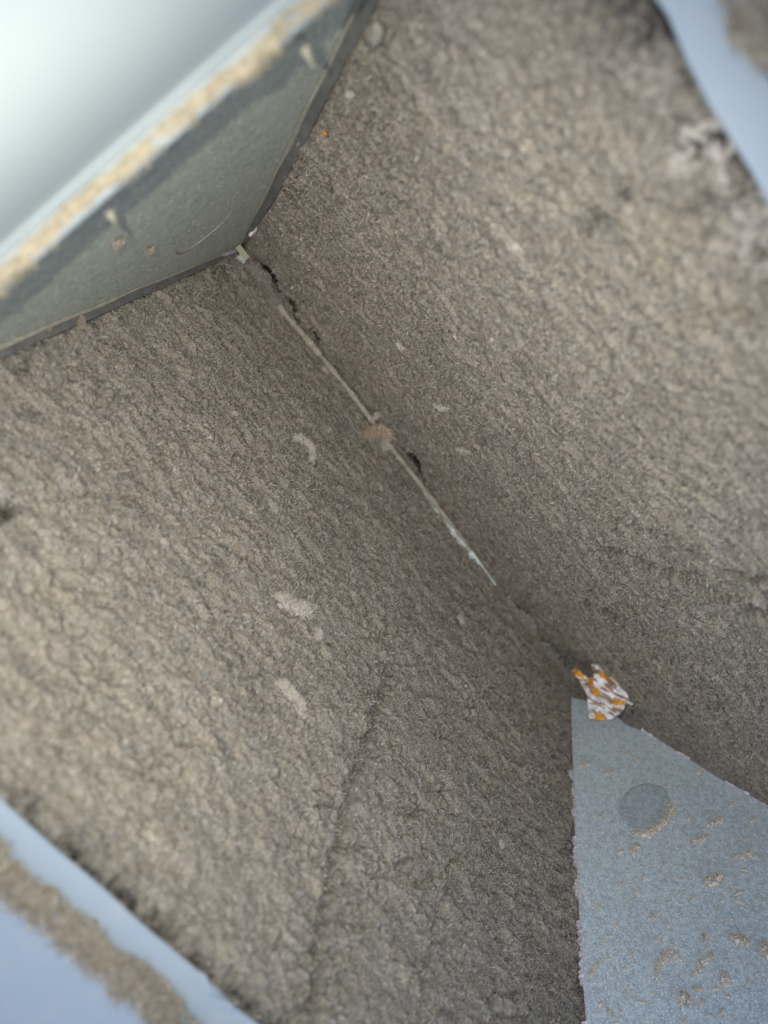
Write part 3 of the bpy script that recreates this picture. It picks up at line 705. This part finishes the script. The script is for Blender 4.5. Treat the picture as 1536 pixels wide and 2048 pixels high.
# dust caked on the top edge
segs = np.cumsum([0] + [np.linalg.norm(b - a) for a, b in zip(tops[:-1], tops[1:])]); Ltot = segs[-1] * .86
nu = int(Ltot / .0016); V = []; nv = 9
for i in range(nu + 1):
    d = Ltot * i / nu; j = min(int(np.searchsorted(segs, d, side='right')) - 1, len(tops) - 2); t_ = (d - segs[j]) / (segs[j + 1] - segs[j])
    c = tops[j] + (tops[j + 1] - tops[j]) * t_
    wd = .0040 * (1 + .7 * float(pn(d / .02, .4, 1)) + .6 * float(pn(d / .006, 1.4, 2))) * (1 - .6 * float(sst(d / Ltot, .8, 1)))
    if d < .1: wd *= 1.25
    for v_ in range(nv):
        th = math.pi * (v_ / (nv - 1) * 1.3 - .15); rr_ = wd * (1 + .35 * float(pn(d / .004, v_ * .6, 3)))
        V.append(c + EX * math.cos(th) * rr_ + EZ * (math.sin(th) * rr_ * .8))
F = [(i * nv + v_, (i + 1) * nv + v_, (i + 1) * nv + v_ + 1, i * nv + v_ + 1) for i in range(nu) for v_ in range(nv - 1)]
fb, _ = fibres(np.array(V), np.tile(EZ, (len(V), 1)), 2600, 700, .003, .008, .00025, None, None, "edge_fibres", T_GREY * 1.3, 1.6); keep(fb, strip); tag(fb, kind="stuff")
o = mesh_obj("edge_dust", V, F, tan_material("strip_dust", (0.23, 0.205, 0.155), (0.32, 0.29, 0.225), (0.41, 0.375, 0.30)), None, True); keep(o, strip); tag(o, kind="stuff")
# dust mound that buries the strip's upper end
tuft("dust_mound", [(498, 515), (515, 545), (530, 570), (545, 592), (562, 618), (578, 640)], lambda a, b, c_=0: on_level(a, b, .040 + c_), EZ, .015, .012, M_GREYLINT, "grey dust mound burying the strip's upper end beside the back plate", "dust mound", None, 900, 90, T_GREY, (.003, .007))
lvl = lambda a, b, c_=0: on_level(a, b, ZS + .004 + c_)
tuft("lint_knot", [(724, 884), (735, 866), (752, 860), (768, 862), (786, 880)], lvl, EZ, .0085, .009, M_RUSTY, "fuzzy tan lint knot caught halfway along the seam strip", "lint knot", None, 1100, 91, T_RUST, (.004, .015), .00035)
tuft("lint_tuft", [(745, 838), (758, 826)], lvl, EZ, .005, .004, M_GREYLINT, "wispy grey tuft on the strip just above the tan knot", "lint", GLT, 160, 92, T_PALE, (.003, .008))
tuft("lint_tuft", [(640, 735), (650, 742), (662, 738)], lambda a, b, c_=0: on_level(a, b, .042), EZ, .007, .004, M_PALE, "pale tuft caught under the strip's upper half, on its left side", "lint", GLT, 200, 93, T_PALE, (.003, .007))
tuft("lint_tuft", [(760, 888), (772, 892), (785, 890)], lambda a, b, c_=0: on_level(a, b, .046), EZ, .007, .005, M_GREYLINT, "grey tuft hanging from the lower side of the tan knot", "lint", GLT, 260, 94, T_PALE, (.003, .008))
# dust drift closing the seam below the strip
tuft("dust_drift", [(1000, 1185), (1030, 1225), (1060, 1262), (1090, 1300), (1125, 1340), (1150, 1375)], lambda a, b, c_=0: on_level(a, b, .036), EZ, .020, .012, M_GREYLINT, "soft grey dust drift in the seam between the strip's end and the wrapper", "dust drift", None, 1800, 95, T_GREY, (.003, .007))
# broken bracket at the seam's upper end
br = empty("bracket", tuple(on_level(487, 510, .03))); tag(br, "small yellowed bracket with a white foot in the dark gap under the back plate's corner", "bracket")
a = on_level(475, 492, .052); b = on_level(495, 518, .046); V, F = boxv(a - EX * .0045, b - a, EX * .009, -EZ * .004); keep(mesh_obj("bracket_arm", V, F, M_TANMETAL), br)
a = on_level(477, 512, .040); b = on_level(487, 528, .036); V, F = boxv(a - EX * .005, b - a, EX * .011, -EZ * .006); keep(mesh_obj("bracket_foot", V, F, M_WHITE), br)
# orange chip and pale sliver at the back plate's lips
o = blob("paint_chip", on_right(649, 266, .006), (DR * .0022, EY * .0034, NR * .0015), M_ORANGE, None, 5, .45, 2); tag(o, "tiny orange paint chip at the right coil's edge beside the back plate", "paint chip")
a = on_left(93, 665, .010); b = on_left(106, 655, .010); V, F = prism([a, (a + b) / 2 + DL * .002 + EY * .002, b, (a + b) / 2 - EY * .002], NL * .001)
o = mesh_obj("metal_sliver", V, F, M_TANMETAL); tag(o, "small bright yellowish sliver lying on the back plate's left lip", "sliver")

# ------------------------------------------------------------------ orange and white wrapper
wr_n = (CAM - on_front(1200, 1385)); wr_n = wr_n / np.linalg.norm(wr_n); wr_n = wr_n * .8 + EZ * .25 - EX * .1; wr_n /= np.linalg.norm(wr_n)
wc = CAM + (on_front(1180, 1430, .020) - CAM)
def on_wr(px, py, off=0): return hit(px, py, wr_n, wc + wr_n * off)
outl = [(1143, 1342), (1150, 1336), (1164, 1347), (1176, 1356), (1185, 1352), (1183, 1333), (1182, 1326), (1192, 1325), (1201, 1329), (1214, 1339), (1226, 1352), (1231, 1362), (1241, 1375), (1250, 1385), (1257, 1396), (1266, 1408), (1262, 1411), (1252, 1403), (1248, 1417), (1238, 1427), (1222, 1438), (1204, 1441), (1176, 1438), (1175, 1408), (1170, 1386), (1162, 1367), (1152, 1354)]
def inside(px, py):
    n_ = len(outl); r_ = np.zeros(px.shape, bool)
    for i in range(n_):
        x0, y0 = outl[i]; x1, y1 = outl[(i + 1) % n_]
        cnd = ((y0 > py) != (y1 > py)) & (px < (x1 - x0) * (py - y0) / (y1 - y0 + 1e-9) + x0); r_ ^= cnd
    return r_
gx = np.arange(1140, 1270, 1.0); gy = np.arange(1322, 1445, 1.0); GX, GY = np.meshgrid(gx, gy, indexing='ij')
msk = inside(GX, GY)
tri = lambda u: np.abs((u % 1.0) - .5)
_wx = GX + 5 * pn(GX / 30, GY / 30, 2); _wy = GY + 5 * pn(GX / 30, GY / 30, 4)
fold = .026 * tri((_wx * .86 + _wy * .5) / 34) + .022 * tri((_wy * .9 - _wx * .45 + 9) / 43) + .008 * tri((_wx * .4 + _wy * .92) / 17) + .008 * pn(GX / 45, GY / 50, 6) - .008
Pw = np.stack([on_wr(x, y_, 0) for x, y_ in zip(GX.ravel(), GY.ravel())]) + wr_n * fold.ravel()[:, None]
white = np.array([.76, .75, .78]); col = np.tile(white, GX.shape + (1,))
jx = GX + 3 * pn(GX / 9, GY / 9, 1); jy = GY + 3 * pn(GX / 9, GY / 9, 3)
def paint(m_, c_):
    col[m_] = c_
ORG = np.array([.72, .33, .025]); BRN = np.array([.30, .21, .15])
grime = (pn((GX + GY * .6) / 30, (GY - GX * .5) / 11, 5) > .16); paint(grime, BRN * 1.25)
grime = (pn((GX + GY * .7) / 36, (GY - GX * .7) / 7, 7) > .20); paint(grime, BRN * .9)
for (x0, x1, y0, y1, sk) in ((1198, 1218, 1343, 1357, .1), (1222, 1231, 1347, 1361, .2), (1185, 1200, 1377, 1392, .25), (1226, 1250, 1398, 1410, .12), (1147, 1168, 1338, 1354, .6)):
    xx = jx; yy = jy - sk * (jx - (x0 + x1) / 2); paint((xx > x0) & (xx < x1) & (yy > y0) & (yy < y1), ORG)
paint((jy > 1424) & (np.abs(jx - 1198) < (jy - 1420) * .75), ORG)
paint((jx < 1186) & (jx > 1176) & (jy > 1350) & (jy < 1372), ORG * .6)
paint((np.abs(jx - 1187) < 3) & (jy > 1332) & (jy < 1347), BRN)
paint((jx - 1176 < (1437 - jy) * .5) & (jy > 1412), white)
I = np.arange(GX.size).reshape(GX.shape); F = np.stack([I[:-1, :-1], I[1:, :-1], I[1:, 1:], I[:-1, 1:]], -1).reshape(-1, 4)
F = F[msk.ravel()[F].sum(1) >= 3]
mt, t, b = new_mat("printed_wrapper"); at_ = nd(t, "ShaderNodeAttribute", attribute_name="print").outputs["Color"]
cc_ = coord(t); t.links.new(mix(t, ramp(t, noise(t, cc_, 220, 4, .7), [(.55, 0.0), (.8, .5)]), at_, (.33, .27, .22)), b.inputs["Base Color"]); b.inputs["Roughness"].default_value = .45
used = np.unique(F); remap = -np.ones(GX.size, int); remap[used] = np.arange(len(used))
wr = big_mesh("wrapper", Pw[used] - wc, remap[F], mt, None, True, {"print": ('FLOAT_COLOR', np.concatenate([col.reshape(-1, 3), np.ones((GX.size, 1))], 1)[used])})
wr.location = tuple(wc); md = wr.modifiers.new("thick", 'SOLIDIFY'); md.thickness = .0006; md.offset = -1
tag(wr, "crumpled orange and white wrapper scrap lodged in the seam above the front plate", "wrapper")

# ------------------------------------------------------------------ casing side panels with flanges
def side_panel(side, label, y0, y1, notch):
    root = empty("side_panel", (side * .45, (y0 + y1) / 2, -.6)); tag(root, label, "panel")
    x0, z0 = .2795, .8530
    ys = np.linspace(y0, y1, 60)
    A = [np.array([side * (x0 + notch(y_)), y_, z0]) for y_ in ys]; B = [np.array([side * .3085, y_, z0 + .0005]) for y_ in ys]
    ribbon("flange", A, B, [EZ * .002] * 60, M_FLANGE, root)
    A = [np.array([side * .309, y_, z0 + .007]) for y_ in ys]; B = [np.array([side * .62, y_, z0 + .009]) for y_ in ys]
    ribbon("cover_sheet", A, B, [EZ * .006] * 60, M_FLANGE, root)
    V, F = boxv((side * .618, y0, -.6), EX * side * .002, EY * (y1 - y0), EZ * 1.452); keep(mesh_obj("outer_skin", V, F, M_FLANGE), root)
    return root
def notch_l(y_):
    return .0006 * math.sin(y_ * 70) + (.006 * math.exp(-((y_ - .468) / .004) ** 2) if True else 0)
def notch_r(y_): return .001 * math.sin(y_ * 60) + .003 * math.exp(-((y_ - .150) / .010) ** 2)
pl_ = side_panel(1, "pale blue casing panel along the left coil's outer edge under a dust drift", -.1, 1.2, notch_l)
pr_ = side_panel(-1, "pale blue casing panel along the right coil's outer edge in the top right corner", -.1, 1.2, notch_r)
# curled sliver of torn coating on the left flange's edge
q = [on_level(*p, .858) for p in ((398, 1942), (412, 1950), (428, 1985), (420, 1988))]; V, F = prism(q, EZ * .001 + EX * .0005); keep(mesh_obj("torn_edge", V, F, M_FLANGE), pl_)
q = [on_level(*p, .857) for p in ((430, 1990), (448, 1998), (468, 2008), (462, 2022), (440, 2006))]; V, F = prism(q, EZ * .0015); keep(mesh_obj("torn_edge", V, F, M_FLANGE), pl_)
def drift(side, root, centre, halfw, hmax, y0, y1, k, mat, cover, tones):
    ys = np.arange(y0, y1, .0013); us = np.linspace(-1, 1, 52); Yg, U = np.meshgrid(ys, us, indexing='ij')
    cx = centre(Yg) + .006 * pn(Yg / .05, U * 0, k); wd = halfw * (1 + .6 * pn(Yg / .03, U * 0 + 3, k + 1))
    X = cx + U * wd
    prof_ = np.clip(1 - U * U, 0, 1)
    mk = prof_ * .8 + .7 * pn(X / .014, Yg / .018, k + 2) + .5 * pn(X / .005, Yg / .006, k + 3) + .6 * pn(X / .0025, Yg / .003, k + 5) - cover - .10
    Z = .8540 + 0.0080 * sst(X, .3055, .3110) + np.clip(mk, -.2, 1) * hmax * (.7 + .6 * pn(X / .003, Yg / .003, k + 4))
    P = np.stack([side * X, Yg, Z], -1); ni, nj = X.shape; I = np.arange(ni * nj).reshape(ni, nj)
    F = np.stack([I[:-1, :-1], I[1:, :-1], I[1:, 1:], I[:-1, 1:]], -1).reshape(-1, 4)
    ok = (mk > 0).ravel(); F = F[ok[F].any(1)]
    P = P.reshape(-1, 3)
    o = big_mesh("drift_dust", P, F if side < 0 else F[:, ::-1], mat); keep(o, root); tag(o, kind="stuff")
    Nn = np.tile(EZ, (len(P), 1)); wg = np.clip(mk + .35, 0, .6).ravel() + 1e-6
    fb, _ = fibres(P, Nn, 34000, 500 + k, .003, .013, .00022, wg * (mk.ravel() > -.35), None, "drift_fibres", tones, 1.6); keep(fb, root); tag(fb, kind="stuff")
drift(1, pl_, lambda y_: .3080 + (y_ - .28) * .03, .0125, .003, .10, .70, 1, M_TAN, .42, T_DRIFT)
drift(-1, pr_, lambda y_: .3245 + y_ * 0, .022, .004, .02, .50, 4, M_TAN, .26, T_DRIFT)

#print('TRIS', sum(len(p.data.polygons) * (2 if p.data.polygons and len(p.data.polygons[0].vertices) == 4 else 1) for p in bpy.data.objects if p.type == 'MESH'))
